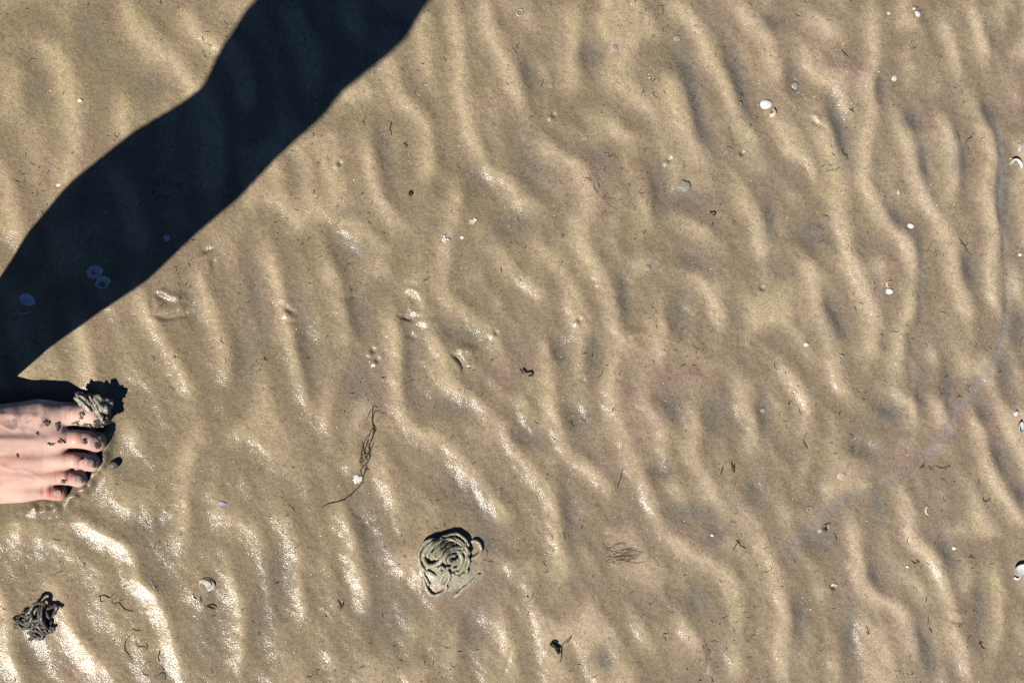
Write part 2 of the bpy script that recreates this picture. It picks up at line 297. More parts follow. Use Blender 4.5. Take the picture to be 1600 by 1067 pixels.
M_CLOD = sand_mat('clod_sand', silt_shade=False, tint=(.95, 1.1, 1.25))
def simple(name, c, rough=.5, spec=.5, n=300, var=.25, bd=.0003, coat=0., sss=0., trans=0.):
    m, nt, p = mat(name); g = ocoord(nt); f = noise(nt, n, 3, .6, g)
    lo = tuple(x*(1-var) for x in c); hi = tuple(min(1, x*(1+var)) for x in c)
    nt.links.new(ramp(nt, f, [(.3, lo), (.7, hi)]), p.inputs['Base Color'])
    nt.links.new(bump(nt, f, bd, .6), p.inputs['Normal'])
    p.inputs['Roughness'].default_value = rough; p.inputs['Specular IOR Level'].default_value = spec; p.inputs['Coat Weight'].default_value = coat
    if sss: p.inputs['Subsurface Weight'].default_value = sss; p.inputs['Subsurface Radius'].default_value = (.006, .002, .001); p.inputs['Subsurface Scale'].default_value = 1.
    if trans: p.inputs['Transmission Weight'].default_value = trans
    return m
M_WHITE = simple('shell_white', (.85, .81, .73), .4, .5, 500, .14)
M_BLUEW = simple('shell_bluish', (.66, .74, .85), .35, .5, 350, .22)
M_GREYSH = simple('shell_grey', (.72, .71, .66), .45, .4, 500, .22)
M_YEL = simple('shell_cream', (.74, .66, .44), .45, .5, 500, .18)
M_PINKSH = simple('shell_pink', (.60, .46, .38), .5, .4, 500, .2)
M_TAN = simple('shell_tan', (.48, .41, .30), .45, .4, 500, .2)
M_VIOL = simple('shell_violet', (.30, .29, .36), .4, .5, 500, .2)
M_WEED = simple('weed_brown', (.085, .055, .028), .5, .4, 700, .4)
M_BLACK = simple('weed_black', (.022, .017, .014), .5, .4, 700, .5)
M_HAIR = simple('weed_redbrown', (.16, .085, .05), .6, .3, 700, .3)
M_JELLY = simple('jelly_clear', (.52, .48, .40), .3, .5, 900, .4, coat=.3, trans=.35)
# ------------------------------------------------------------------ the ground sheet
def axis(lo, hi, step, far):
    a = np.arange(lo, hi+step/2, step); up = []; x = a[-1]; s = step
    while x < far: s *= 1.12; x += s; up.append(x)
    dn = []; x = a[0]; s = step
    while x > -far: s *= 1.12; x -= s; dn.append(x)
    return np.array(dn[::-1]+list(a)+up)
ax_ = axis(-.36, .67, .00085, 900.); ay_ = axis(-.36, .36, .00085, 900.)
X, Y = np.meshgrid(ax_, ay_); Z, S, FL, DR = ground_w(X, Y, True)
nx, ny = len(ax_), len(ay_)
co = np.stack([X, Y, Z], -1).reshape(-1, 3).astype(np.float32)
me = bpy.data.meshes.new('sand_flat'); me.vertices.add(nx*ny); me.vertices.foreach_set('co', co.ravel())
idx = np.arange(nx*ny).reshape(ny, nx); q = np.stack([idx[:-1, :-1], idx[:-1, 1:], idx[1:, 1:], idx[1:, :-1]], -1).reshape(-1, 4)
me.loops.add(q.size); me.loops.foreach_set('vertex_index', q.ravel().astype(np.int32)); me.polygons.add(len(q))
me.polygons.foreach_set('loop_start', np.arange(0, q.size, 4, dtype=np.int32)); me.update(calc_edges=True); me.validate()
at_ = me.attributes.new('silt_shade', 'FLOAT', 'POINT'); at_.data.foreach_set('value', S.ravel().astype(np.float32))
at_ = me.attributes.new('sheen_paint', 'FLOAT', 'POINT'); at_.data.foreach_set('value', FL.ravel().astype(np.float32))
at_ = me.attributes.new('drained_lit', 'FLOAT', 'POINT'); at_.data.foreach_set('value', DR.ravel().astype(np.float32))
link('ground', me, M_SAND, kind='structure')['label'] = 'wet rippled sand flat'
# ------------------------------------------------------------------ shells
def shell_mesh(name, R, asp=.88, dome=.36, a0=0, a1=1., r0=0., thick=.0004, ribs=7, open_up=True, chip=0.):
    """one valve of a small clam: growth rings round an off-centre beak, with real thickness"""
    na, nr = 40, 12; V = []; F = []
    full = (a1-a0) > .999; seed = random.random()*50
    for side in (0, 1):
        for i in range(nr+1):
            rho = r0+(1-r0)*i/nr
            for k in range(na+(0 if full else 1)):
                t = 2*math.pi*(a0+(a1-a0)*k/na)
                rr = R*rho*(1+.05*math.cos(t*2)+.03*math.cos(3*t)); ed = 1.
                if chip: ed -= chip*max(0, mnoise.noise(Vector((math.cos(t)*1.7, math.sin(t)*1.7, seed))))*1.6*rho
                x = rr*ed*math.cos(t); y = rr*ed*math.sin(t)*asp + (1-rho)*R*.28
                z = R*dome*(1-rho**2.2)
                z += R*.012*math.sin(rho*ribs*6.28)
                if side: z -= thick
                V.append((x, y, -z if open_up else z))
    cnt = na+(0 if full else 1); tot = cnt*(nr+1)
    for i in range(nr):
        for k in range(na):
            a, b = i*cnt+k, i*cnt+(k+1) % cnt; c, d = b+cnt, a+cnt
            F.append((a, b, c, d)); F.append((a+tot, d+tot, c+tot, b+tot))
    for k in range(na):
        a, b = nr*cnt+k, nr*cnt+(k+1) % cnt; F.append((a, b, b+tot, a+tot))
        if r0 > 0: a, b = k, (k+1) % cnt; F.append((b, a, a+tot, b+tot))
    if not full:
        for i in range(nr):
            for k in (0, na): a = i*cnt+k; d = a+cnt; F.append((a, d, d+tot, a+tot))
    me = mesh(name, V, F); bm = bmesh.new(); bm.from_mesh(me); bmesh.ops.remove_doubles(bm, verts=bm.verts, dist=R*.002); bmesh.ops.recalc_face_normals(bm, faces=bm.faces); bm.to_mesh(me); bm.free(); return me
def shell(px, py, d, m, label, cat='shell', rot=0., tilt=(0, 0), lift=0., name='shell', parent=None, **k):
    R = d*PX/2; up = k.get('open_up', True)
    me = shell_mesh(name, R, **k); z = gz(px, py)+lift+(R*k.get('dome', .36)*.75 if up else -.0002)
    p = at(px, py, z)
    M_ = Matrix.Rotation(math.radians(rot), 4, 'Z') @ Matrix.Rotation(math.radians(tilt[0]), 4, 'X') @ Matrix.Rotation(math.radians(tilt[1]), 4, 'Y')
    o = link(name, me, m, label=label, cat=cat); o.matrix_world = Matrix.Translation(p) @ M_
    return o
shell(148, 425, 24, M_WHITE, 'grey half shell open side up in the leg shadow, upper one of a touching pair', rot=20, open_up=True, dome=.3, tilt=(8, -6))
shell(161, 441, 24, M_WHITE, 'chipped grey half shell in the leg shadow, lower one of a touching pair', rot=200, open_up=True, chip=.3, tilt=(-6, 8))
shell(43, 470, 26, M_BLUEW, 'bluish white oval shell alone in the leg shadow above the foot', rot=-25, open_up=False, asp=.8, dome=.3, tilt=(0, 6))
shell(36, 482, 22, M_GREYSH, 'thin pale shell edge peeking from under the bluish oval shell', name='shell', rot=0, a0=.55, a1=.88, r0=.82, dome=.1, cat='shell fragment')
shell(1197, 163, 19, M_WHITE, 'bright white half shell beside a cream sliver, in the upper right ripples', rot=10, open_up=False, dome=.42, lift=.0006)
shell(1201, 174, 24, M_YEL, 'curved cream shell sliver touching the bright white half shell', rot=-20, a0=.83, a1=1.12, r0=.55, dome=.3, open_up=False, lift=.002, cat='shell fragment')
shell(1584, 232, 26, M_WHITE, 'long white crescent of shell at the right edge, above a broken ring', rot=10, a0=-.13, a1=.13, r0=.55, dome=.4, open_up=False, lift=.001, cat='shell fragment')
shell(1588, 257, 21, M_WHITE, 'broken white shell standing up as a ring below the long white crescent', rot=-30, a0=-.1, a1=.62, r0=.4, dome=.5, open_up=True, tilt=(18, 10), cat='shell fragment')
shell(1582, 243, 14, M_YEL, 'thin cream shell splinter wedged between the white crescent and the ring', rot=30, a0=.55, a1=.8, r0=.8, dome=.2, open_up=False, lift=.001, cat='shell fragment')
shell(1404, 300, 9, M_YEL, 'tiny narrow cream shell lying upright between two right hand ripples', rot=90, asp=.5, open_up=False, lift=.0004)
shell(1423, 353, 11, M_WHITE, 'small round white shell in a dark trough, below the narrow cream one', rot=0, open_up=False, dome=.45, lift=.0004)
shell(1390, 455, 12, M_WHITE, 'small cream white shell with an open ring of shell just above it', rot=0, open_up=False, dome=.45, lift=.0005)
shell(1390, 444, 12, M_YEL, 'thin open ring of shell standing just above a small cream white shell', rot=20, a0=.1, a1=.72, r0=.72, dome=.4, open_up=False, lift=.001, tilt=(20, 0), cat='shell fragment')
shell(1434, 22, 11, M_WHITE, 'small white shell near the top right corner with a chip beside it', rot=140, open_up=False, dome=.4, lift=.0005, chip=.25)
shell(1428, 14, 6, M_WHITE, 'tiny white shell chip beside the small shell near the top edge', rot=40, open_up=False, chip=.3, lift=.0004, cat='shell fragment')
shell(1389, 21, 6, M_YEL, 'very small cream disc shell near the top edge, left of a white shell', rot=0, open_up=False, lift=.0003)
shell(1397, 123, 11, M_GREYSH, 'dull grey white shell half sunk in sand in the upper right', rot=60, open_up=False, dome=.25, chip=.3)
_s = shell(321, 915, 20, M_TAN, 'open cream half shell with a thick bright rim, lower left', rot=160, open_up=True, dome=.26, tilt=(-6, 10))
_r = shell(322, 914, 24, M_WHITE, None, None, name='rim', rot=0, a0=-.2, a1=.42, r0=.74, open_up=False, dome=.34, lift=.0016, thick=.0007)
_m = _r.matrix_world.copy(); bpy.context.view_layer.update(); _r.parent = _s; _r.matrix_parent_inverse = _s.matrix_world.inverted()
shell(308, 930, 16, M_WHITE, 'thin white shell sliver just left of the open cream half shell', rot=200, a0=-.1, a1=.16, r0=.72, dome=.3, open_up=False, lift=.0008, cat='shell fragment')
shell(306, 916, 12, M_YEL, 'bent cream shell strip between the open half shell and the white sliver', rot=60, a0=0, a1=.35, r0=.8, dome=.3, open_up=False, lift=.0006, cat='shell fragment')
shell(1595, 890, 22, M_GREYSH, 'grey half shell with dark underside at the right edge, lower part', rot=30, open_up=True, dome=.42, tilt=(14, 0), lift=.0015)
shell(1590, 899, 15, M_WHITE, 'small broken white bit under the grey half shell at the right edge', rot=60, a0=.4, a1=.8, r0=.6, dome=.4, open_up=False, lift=.0008, cat='shell fragment')
shell(1596, 667, 16, M_GREYSH, 'grey ring shaped shell on its edge by the right side, middle height', rot=90, open_up=True, dome=.5, tilt=(35, 0), lift=.001, r0=.45)
shell(1592, 650, 18, M_WHITE, 'white shell flake above the grey ring shaped shell at the right side', rot=140, a0=-.12, a1=.1, r0=.45, dome=.3, open_up=False, lift=.001, cat='shell fragment')
shell(1491, 856, 7, M_WHITE, 'tiny round white shell between two ripples in the lower right', open_up=False, dome=.5, lift=.0004)
shell(1418, 885, 5, M_WHITE, 'pinhead sized white shell left of the larger tiny shell, lower right', open_up=False, dome=.5, lift=.0003)
shell(1260, 538, 9, M_YEL, 'small cream shell on a pale ripple right of the centre', open_up=False, dome=.4, lift=.0004)
shell(1594, 398, 6, M_WHITE, 'tiny white shell at the right edge near middle height', open_up=False, dome=.4, lift=.0004)
shell(1314, 743, 17, M_PINKSH, 'pinkish worn shell half buried where the drain channel widens', rot=70, open_up=False, dome=.22, chip=.35)
shell(559, 748, 17, M_GREYSH, 'angular grey shell chip beside the tangled brown weed strand', rot=40, open_up=False, dome=.2, chip=.6, lift=.0012, asp=.95, cat='shell fragment')
shell(739, 346, 12, M_YEL, 'small cream shell chip on the sand right of the white grains', rot=20, open_up=True, dome=.25, chip=.5, cat='shell fragment')
shell(1458, 796, 26, M_YEL, 'thin cream crescent shell edge standing upright in an arched ripple', rot=190, a0=-.12, a1=.12, r0=.86, dome=.3, open_up=False, lift=.0008, cat='shell fragment')
shell(1303, 915, 14, M_WHITE, 'small pale knob shell with a dark pit below it, lower right', rot=0, open_up=False, dome=.6, a0=0, a1=.55, r0=.1, lift=.0005)
shell(125, 157, 7, M_WHITE, 'tiny white shell left of the leg shadow near the top', open_up=False, dome=.5, lift=.0004)
shell(347, 786, 13, M_VIOL, 'violet grey shell flake lying flat right of the foot', rot=-10, asp=.55, open_up=False, dome=.15, chip=.3, lift=.0004, cat='shell fragment')
shell(92, 289, 8, M_WHITE, 'glossy white shell chip beside the upper edge of the leg shadow', rot=30, asp=.6, open_up=False, dome=.4, lift=.0004, cat='shell fragment')
shell(722, 371, 6, M_WHITE, 'tiny white shell speck right of the cluster of white grains', open_up=False, dome=.4, lift=.0003)
shell(1113, 836, 5, M_WHITE, 'tiny white flake in a trough, lower middle right', open_up=False, dome=.4, lift=.0003, cat='shell fragment')
shell(262, 372, 15, M_BLUEW, 'faint bluish flake lying in the middle of the leg shadow', rot=20, asp=.7, open_up=False, dome=.12, chip=.5, cat='shell fragment')
for x, y, d, l in [(1070, 290, 18, 'round whitish jelly disc in a dark trough, upper right of centre'), (961, 75, 11, 'small clear jelly blob near the top, right of centre'), (1058, 60, 11, 'bluish clear jelly blob high up beside a long bright ripple'),
                   (1242, 134, 12, 'clear bluish jelly blob right of the bright white shell'), (1012, 419, 10, 'small clear jelly blob at middle height right of centre'), (914, 216, 8, 'tiny whitish jelly dot above a dark hollow'),
                   (861, 134, 8, 'tiny grey jelly dot near the top beside a dark hollow'), (1192, 641, 8, 'small wet jelly blob in a trough left of the drain channel')]:
    R = d*PX/2; bm = bmesh.new(); bmesh.ops.create_icosphere(bm, subdivisions=3, radius=R)
    for v in bm.verts: v.co.z *= .28; v.co *= 1+.35*mnoise.noise(v.co*(1.6/R)+Vector((x, 0, 0)))
    me = bpy.data.meshes.new('jelly_blob'); bm.to_mesh(me); bm.free()
    o = link('jelly_blob', me, M_JELLY, label=l, cat='jelly blob'); o.location = at(x, y, gz(x, y)+R*.12)
for x, y, d, l in [(1155, 163, 9, 'small worm tube ring left of the bright white shell'), (1248, 810, 8, 'small round worm tube ring, lower left of a pair on the drain channel'), (1264, 795, 9, 'small round worm tube ring, upper right of a pair on the drain channel'),
                   (1314, 558, 10, 'dark rimmed worm tube ring in a trough at the right'), (1480, 548, 8, 'small worm tube ring in the trough near the right edge'), (812, 20, 14, 'faint greenish worm tube ring near the top edge')]:
    R = d*PX/2; t = np.linspace(0, 2*math.pi, 25)[:-1]; z0 = gz(x, y); c = at(x, y, z0)
    P = [(c[0]+R*.75*math.cos(a), c[1]+R*.75*math.sin(a), z0+R*.12) for a in t]
    V = []; F = []; n = 6
    for i, a in enumerate(t):
        for k in range(n):
            b = 2*math.pi*k/n; rr = R*(.72+.24*math.cos(b)); V.append((rr*math.cos(a), rr*math.sin(a), R*.22*math.sin(b)+R*.1))
    for i in range(24):
        for k in range(n): F.append((i*n+k, ((i+1) % 24)*n+k, ((i+1) % 24)*n+(k+1) % n, i*n+(k+1) % n))
    o = link('worm_tube', mesh('worm_tube', V, F), M_CAST, label=l, cat='worm tube'); o.location = c
# ------------------------------------------------------------------ lugworm casts: coiled strings of sand on a slumped mound
def strand_px(pts, r, rough=.12, n=9, step=1.2):
    """pts: (px, py, height above sand in mm)"""
    S = spline(pts, step); P = []
    for x, y, h in S:
        p = at(x, y, 0); z = float(ground_w(p[0], p[1])[0])+h*.001; p = at(x, y, z); P.append(p)
    L = len(P); t = np.linspace(0, 1, L); R = r*.001*(1-.65*np.clip((abs(t-.5)-.42)/.08, 0, 1)**2)
    P = np.array(P)
    for a in range(L): P[a] += np.array([mnoise.noise(Vector(P[a]*260)), mnoise.noise(Vector(P[a]*260+np.array([9, 0, 0]))), 0])*.0004
    return tube(P, R, n, .95, random.random()*9, rough)
def Z2(l, dx=600, dy=780, s=5.335): return [(dx+x/s, dy+y/s, h) for x, y, h in l]
c1 = empty('worm_cast', at(702, 880, gz(702, 880)), 'large pale lugworm cast of coiled sand strings, lower centre', 'worm cast')
def put(name, VF, m, parent, **k):
    o = link(name, mesh(name, *VF), m, parent=parent, **k); o.matrix_parent_inverse = Matrix.Translation(-Vector(parent.location)); return o
# mound
V = []; F = []; nr_, na_ = 22, 64
for i in range(nr_+1):
    rho = i/nr_
    for k in range(na_):
        a = 2*math.pi*k/na_; rx = 46*(1+.12*math.sin(2*a+1)+.06*math.sin(5*a)); x = 700+rx*rho*math.cos(a); y = 884+rx*1.05*rho*math.sin(a)
        p = at(x, y, 0); g0 = float(ground_w(p[0], p[1])[0]); b = max(0, 1-rho**2)
        up = math.exp(-((x-690)**2+(y-872)**2)/26**2)
        h = g0-.0012*rho**6+.001*(1.3*b**.8+9.*up*b**.5)+.0012*mnoise.noise(Vector((x*.07, y*.07, 0)))*b
        p = at(x, y, h); V.append(p)
for i in range(nr_):
    for k in range(na_): F.append((i*na_+k, i*na_+(k+1) % na_, (i+1)*na_+(k+1) % na_, (i+1)*na_+k))
put('mound', (V, [f[::-1] for f in F]), M_CAST, c1)
coils = [
 ([(430,330,7),(360,350,8),(300,420,7),(290,490,7),(310,560,6),(350,600,5)],2.2), ([(470,350,12),(400,370,12),(340,430,10),(330,500,10),(370,550,10),(440,540,11),(500,480,13),(560,430,14),(620,440,14),(650,500,13),(620,570,11),(570,580,10)],2.3),
 ([(540,330,17),(470,350,18),(410,390,16),(370,450,15),(370,490,14)],2.1), ([(600,310,21),(530,350,20),(460,400,18),(420,460,17),(440,490,16),(490,440,17)],2.2), ([(640,330,22),(590,370,22),(530,390,21),(490,430,19),(460,480,17)],2.1),
 ([(680,360,19),(650,400,21),(610,400,22),(560,410,20),(520,450,18),(500,500,15),(520,540,13)],2.1), ([(700,420,14),(690,480,13),(670,540,11),(640,600,9),(590,610,8)],2.2), ([(660,420,17),(690,460,14),(705,520,11),(680,580,8)],2.0),
 ([(600,470,17),(560,470,17),(530,500,15),(560,530,14),(600,510,15)],2.0), ([(560,330,20),(620,340,22),(680,400,17),(715,460,11)],2.1), ([(480,320,14),(540,300,16),(610,290,17),(670,330,16),(710,390,12)],2.3),
 ([(720,350,5),(770,350,5),(805,390,5),(805,440,5),(770,475,4),(715,500,3)],2.3), ([(320,640,3),(345,720,3),(390,790,2.5),(430,800,2)],2.1), ([(800,620,1.2),(740,680,1.5),(680,730,1.6),(590,815,1)],2.0),
 ([(470,700,5),(490,640,7),(530,600,8),(545,640,7),(520,700,5),(480,715,4)],2.0), ([(560,620,7),(620,640,7),(680,620,6),(690,590,7),(650,570,9)],2.1), ([(350,600,7),(400,620,7),(440,640,6),(470,600,8),(430,560,10)],2.0),
 ([(400,540,11),(440,590,9),(480,560,11),(510,580,10),(540,560,12)],2.0), ([(330,560,6),(330,620,5),(360,680,4),(380,720,3)],1.9), ([(500,700,4),(520,740,3.4),(480,780,2.6),(430,800,2)],2.0), ([(520,330,20),(580,340,23),(640,380,22),(650,430,19),(600,430,20)],2.0)]
for pts, r in coils: put('coil', strand_px(Z2([(x, y, .9+.22*h+(13.5 if h > 6 else 2)*math.exp(-((x-470)**2+(y-480)**2)/(125.**2))+random.uniform(-.3, .3)) for x, y, h in pts]), r*.8*random.uniform(.85, 1.1), .3), M_CAST, c1)
c2 = empty('worm_cast', at(52, 968, gz(52, 968)), 'small dark lugworm cast of crumbled strings, bottom left below the foot', 'worm cast')
def Z3(l): return [(x/4, 860+y/4, h) for x, y, h in l]
for pts, r in [([(150,400,6),(190,370,9),(230,330,11),(260,320,12),(290,360,10),(300,410,8)],2.1), ([(265,320,12),(270,380,12),(280,440,9),(295,500,5)],2.2), ([(230,340,10),(235,390,11),(225,440,9),(200,470,7)],2.1), ([(200,360,8),(200,410,9),(180,450,7),(150,470,4)],2.0),
               ([(130,420,5),(150,450,6),(200,440,8),(250,450,9),(300,490,5)],2.0), ([(280,350,9),(320,350,7),(350,350,4),(330,390,4),(300,400,6)],1.8), ([(60,440,2),(100,450,3),(140,470,4),(170,500,3)],1.9), ([(170,480,5),(210,470,7),(250,500,6),(290,520,3)],2.1),
               ([(180,520,2.5),(220,510,4),(260,530,3),(240,545,2)],2.0), ([(300,340,7),(340,345,4),(380,360,2)],1.4), ([(200,500,4),(230,480,7),(270,470,8)],1.9), ([(250,340,12),(250,400,12),(255,450,10)],1.9), ([(130,410,4),(170,420,8),(210,400,10),(240,370,12)],1.8)]:
    put('coil', strand_px(Z3([(x+random.uniform(-18, 18), y+random.uniform(-18, 18), h*.75*random.uniform(.7, 1.2)) for x, y, h in pts]), r*random.uniform(.55, .85), .5), M_DARKCAST, c2)
# ------------------------------------------------------------------ clod of sand on the big toe, pebble
def crumb(px, py, z, r, sq=(1, 1, 1), rot=0, det=.35, seed=0, fr=180):
    bm = bmesh.new(); bmesh.ops.create_icosphere(bm, subdivisions=4, radius=1)
    for v in bm.verts:
        n = v.co.copy(); k = 1+det*mnoise.noise(n*1.6+Vector((seed, 0, 0)))+det*.5*mnoise.noise(n*4+Vector((seed, 3, 0)))+det*.18*mnoise.noise(n*11)
        v.co = Vector((n.x*sq[0], n.y*sq[1], n.z*sq[2]))*k*r
    bmesh.ops.rotate(bm, verts=bm.verts, matrix=Matrix.Rotation(math.radians(rot), 3, 'Z')); p = at(px, py, z)
    bmesh.ops.translate(bm, verts=bm.verts, vec=Vector(p)); V = [tuple(v.co) for v in bm.verts]; F = [tuple(v.index for v in f.verts) for f in bm.faces]; bm.free(); return V, F
cl = empty('sand_clod', at(148, 640, .02), 'cracked clod of pale wet sand stuck on the big toe', 'sand clod')
for i, (x, y, z, r, sq, rt) in enumerate([(134,632,.022,.0050,(1.9,.62,.7),-48),(143,640,.020,.0042,(2.3,.42,.7),-52),(150,638,.022,.0048,(2.2,.5,.7),-62),(158,634,.020,.0056,(1.4,.8,.8),-55),(163,645,.013,.0052,(1.2,.7,.9),-70),(156,655,.012,.0042,(1.3,.6,.8),-60),(128,622,.020,.0036,(1.4,.8,.7),-30),(166,630,.016,.0050,(1.1,.8,.8),20)]):
    put('crumb', crumb(x, y, z*.82, r*1.06, (sq[0], sq[1]*1.1, sq[2]), rt, .55, i*7.3), M_CLOD, cl)
M_PEB = simple('pebble', (.16, .14, .115), .5, .4, 500, .4)
o = link('pebble', mesh('pebble', *crumb(177, 727, .0035, .0042, (1.1, .85, .75), 20, .2, 3)), M_PEB, label='small dark pebble on the sand just in front of the middle toes', cat='pebble')
for i in range(30):
    a_ = random.uniform(0, 6.28); q = random.random()**.6; x, y = 54+34*q*math.cos(a_), 972+24*q*math.sin(a_)
    put('crumb', crumb(x, y, gz(x, y)+random.uniform(.001, .006)*(1-q*.7), random.uniform(.0016, .0034), (1.3, .8, .8), random.uniform(0, 180), .6, i*3.1), M_DARKCAST, c2)
for i, (x, y, rr) in enumerate([(128,626,.0045),(139,652,.004),(160,650,.005),(150,630,.0045),(147,660,.003)]): put('crumb', crumb(x, y, .014, rr, (1.3, .8, .8), -40, .6, i*5.7), M_DARKMUD, cl)
put('mud_base', crumb(148, 641, .0135, .0125, (1.15, .75, .5), -50, .35, 4), M_DARKMUD, cl)
# ------------------------------------------------------------------ weed, twigs, strands
def fil(pts, r, h=.5, n=5, jit=1.2, step=3.):
    S = spline(pts, step); P = []; s = random.random()*99
    for i, (x, y) in enumerate(S):
        x += jit*mnoise.noise(Vector((i*.35, s, 0))); y += jit*mnoise.noise(Vector((i*.35, s, 5)))
        z = gz(x, y)+h*.001*(1+.8*mnoise.noise(Vector((i*.2, s, 9)))); P.append(at(x, y, z))
    L = len(P); t = np.linspace(0, 1, L); return tube(P, r*.001*(1-.6*abs(2*t-1)**3), n)
def Z5(l): return [(480+x/4.85, 600+y/4.85) for x, y in l]
w = link('weed_strand', mesh('weed', *join([fil(Z5(l), r, h) for l, r, h in [
 ([(110,930),(170,905),(250,885),(300,865),(350,820),(400,770),(420,730),(430,690),(440,640)],.42,.9), ([(500,160),(495,230),(495,290),(505,340),(495,400),(480,450)],.42,.9), ([(500,170),(470,220),(450,275)],.25,.6), ([(515,200),(500,260)],.25,.6),
 ([(495,300),(515,340),(495,400),(470,470),(470,540),(455,600),(430,620)],.36,1), ([(480,370),(440,420),(415,490),(410,560),(430,610)],.32,1), ([(490,410),(450,450),(430,510),(440,560),(470,590)],.28,1.2), ([(420,430),(415,470),(440,530),(460,520)],.28,1),
 ([(500,430),(485,490),(460,540),(420,580),(400,600),(405,560),(430,520)],.3,1.4), ([(405,560),(400,600),(420,630),(445,600),(470,560),(470,510)],.34,1.5), ([(430,615),(400,650),(405,690),(420,700)],.3,.9), ([(440,610),(450,650),(430,690)],.34,1.), ([(440,630),(475,660)],.25,.7), ([(445,640),(430,680),(415,720),(415,745)],.4,1), ([(350,810),(330,860)],.3,.6), ([(450,440),(465,500),(440,590)],.25,1.5), ([(510,310),(480,360),(460,420),(450,480)],.25,1.1)]])), M_WEED, label='long tangled brown weed strand standing upright left of centre', cat='weed')
def weed(l, label, m=M_WEED, name='weed_strand', cat='weed'):
    return link(name, mesh(name, *join([fil(p, r, h) for p, r, h in l])), m, label=label, cat=cat)
weed([([(973,732),(969,746),(964,763)],.42,.8)], 'short straight dark twig lying in a trough right of centre', name='twig', cat='twig')
weed([([(152,932),(162,930),(170,934),(180,925)],.34,.7), ([(155,928),(158,940),(163,938)],.3,.7), ([(174,935),(176,943),(184,941),(190,947),(196,953),(210,955)],.3,.6), ([(184,941),(188,937),(192,938)],.25,.5), ([(178,950),(182,945)],.25,.5)], 'branched brown weed sprig between the dark worm cast and a white glint')
weed([([(208,988),(196,1002),(195,1014),(206,1030)],.3,.7), ([(204,982),(212,984),(221,986)],.26,.6)], 'thin C shaped brown filament near the bottom left')
weed([([(211,1002),(216,1009),(228,1011)],.3,.7), ([(228,1004),(230,1012),(226,1014)],.3,.7)], 'short T shaped brown twig right of the C shaped filament', name='twig', cat='twig')
weed([([(249,1015),(247,1028),(250,1034)],.35,.8), ([(254,1043),(256,1048)],.3,.5), ([(242,1058),(250,1052),(257,1052),(258,1062)],.3,.6), ([(224,1039),(236,1033)],.28,.5)], 'broken brown stems in a column near the bottom edge')
weed([([(320,950),(332,944),(339,948)],.5,.9), ([(322,946),(336,952)],.4,.9), ([(331,962),(338,961)],.26,.5), ([(312,932),(314,942)],.35,.8)], 'small brown weed scraps just below the open cream shell')
weed([([(816,575),(822,582),(830,580),(832,586),(825,588)],.7,1.1), ([(812,576),(818,584)],.4,.8), ([(820,575),(822,582)],.3,.8)], 'small dark clump of torn weed at the middle of the sand', m=M_BLACK)
weed([([(861,1003),(868,1010),(875,1014)],1.5,1.3), ([(866,1004),(870,1016),(874,1022)],1.3,1.3), ([(858,1006),(866,1012)],.8,1), ([(877,1008),(877,1020),(876,1034)],.34,.9), ([(875,1010),(884,1002),(893,993)],.3,1), ([(864,1000),(872,1004)],.8,1)], 'black leafy weed scrap with two thin stalks near the bottom', m=M_BLACK)
weed([([(884,1005),(891,998),(893,994)],.5,.8)], 'short dark twig tip leaning right of the black weed scrap', name='twig', cat='twig')
hh = []
for i in range(34):
    a = random.gauss(0, .35); x, y = 972+random.gauss(0, 14), 866+random.gauss(0, 6); L = random.uniform(14, 40)
    hh.append(([(x-L/2*math.cos(a), y-L/2*math.sin(a)), (x+random.uniform(-3, 3), y+random.uniform(-4, 4)), (x+L/2*math.cos(a), y+L/2*math.sin(a))], .14, .5))
weed(hh, 'flat reddish brown tuft of fine hairs on the lower middle sand', m=M_HAIR)
weed([([(1437,731),(1444,725)],.34,.7), ([(1440,731),(1446,727)],.3,.7), ([(1450,727),(1456,734),(1459,729)],.32,.7), ([(1462,727),(1470,731),(1478,730)],.28,.7), ([(1476,733),(1484,726)],.25,.6)], 'row of short dark weed bits on the arched ripple at the right')
weed([([(1110,334),(1116,330),(1118,335),(1113,337)],.6,1), ([(1108,330),(1112,334)],.4,.8), ([(1124,320),(1127,318)],.4,.6)], 'small dark curled weed clump above the centre right ripples', m=M_BLACK)
weed([([(1535,780),(1540,784),(1548,778)],.3,.7), ([(1536,776),(1536,784)],.3,.6), ([(1540,800),(1545,790)],.22,.5)], 'crooked brown twig on the broad ripple near the right edge', name='twig', cat='twig')
weed([([(612,213),(611,206),(609,202),(612,190)],.35,.8), ([(630,224),(636,228),(633,232)],.35,.8), ([(636,222),(630,226)],.3,.7), ([(619,208),(622,206)],.25,.5)], 'scattered dark weed slivers right of the leg shadow near the top', m=M_BLACK)
weed([([(526,937),(532,946),(531,954)],.4,.8), ([(536,940),(534,952)],.4,.8), ([(528,950),(538,944)],.3,.7), ([(507,960),(511,964)],.35,.6)], 'crumpled dark weed bits in a trough left of the large worm cast')
weed([([(428,913),(436,909)],.45,.7)], 'single short brown twig lower left of centre', name='twig', cat='twig')
weed([([(1145,861),(1152,848),(1155,842)],.5,.6), ([(1155,851),(1166,857)],.3,.7), ([(1150,844),(1157,850)],.45,.6)], 'brown Y shaped twig on the long lower right ripple', name='twig', cat='twig')
weed([([(826,940),(833,930),(834,925)],.3,.6), ([(823,930),(826,934)],.45,.6), ([(824,962),(828,948)],.22,.5)], 'thin upright weed stem right of the large worm cast')
weed([([(1255,690),(1258,696),(1262,701)],.35,.7), ([(1254,694),(1256,684),(1262,676)],.26,.5)], 'thin dark weed stem in a right hand trough, above the round ring pair')
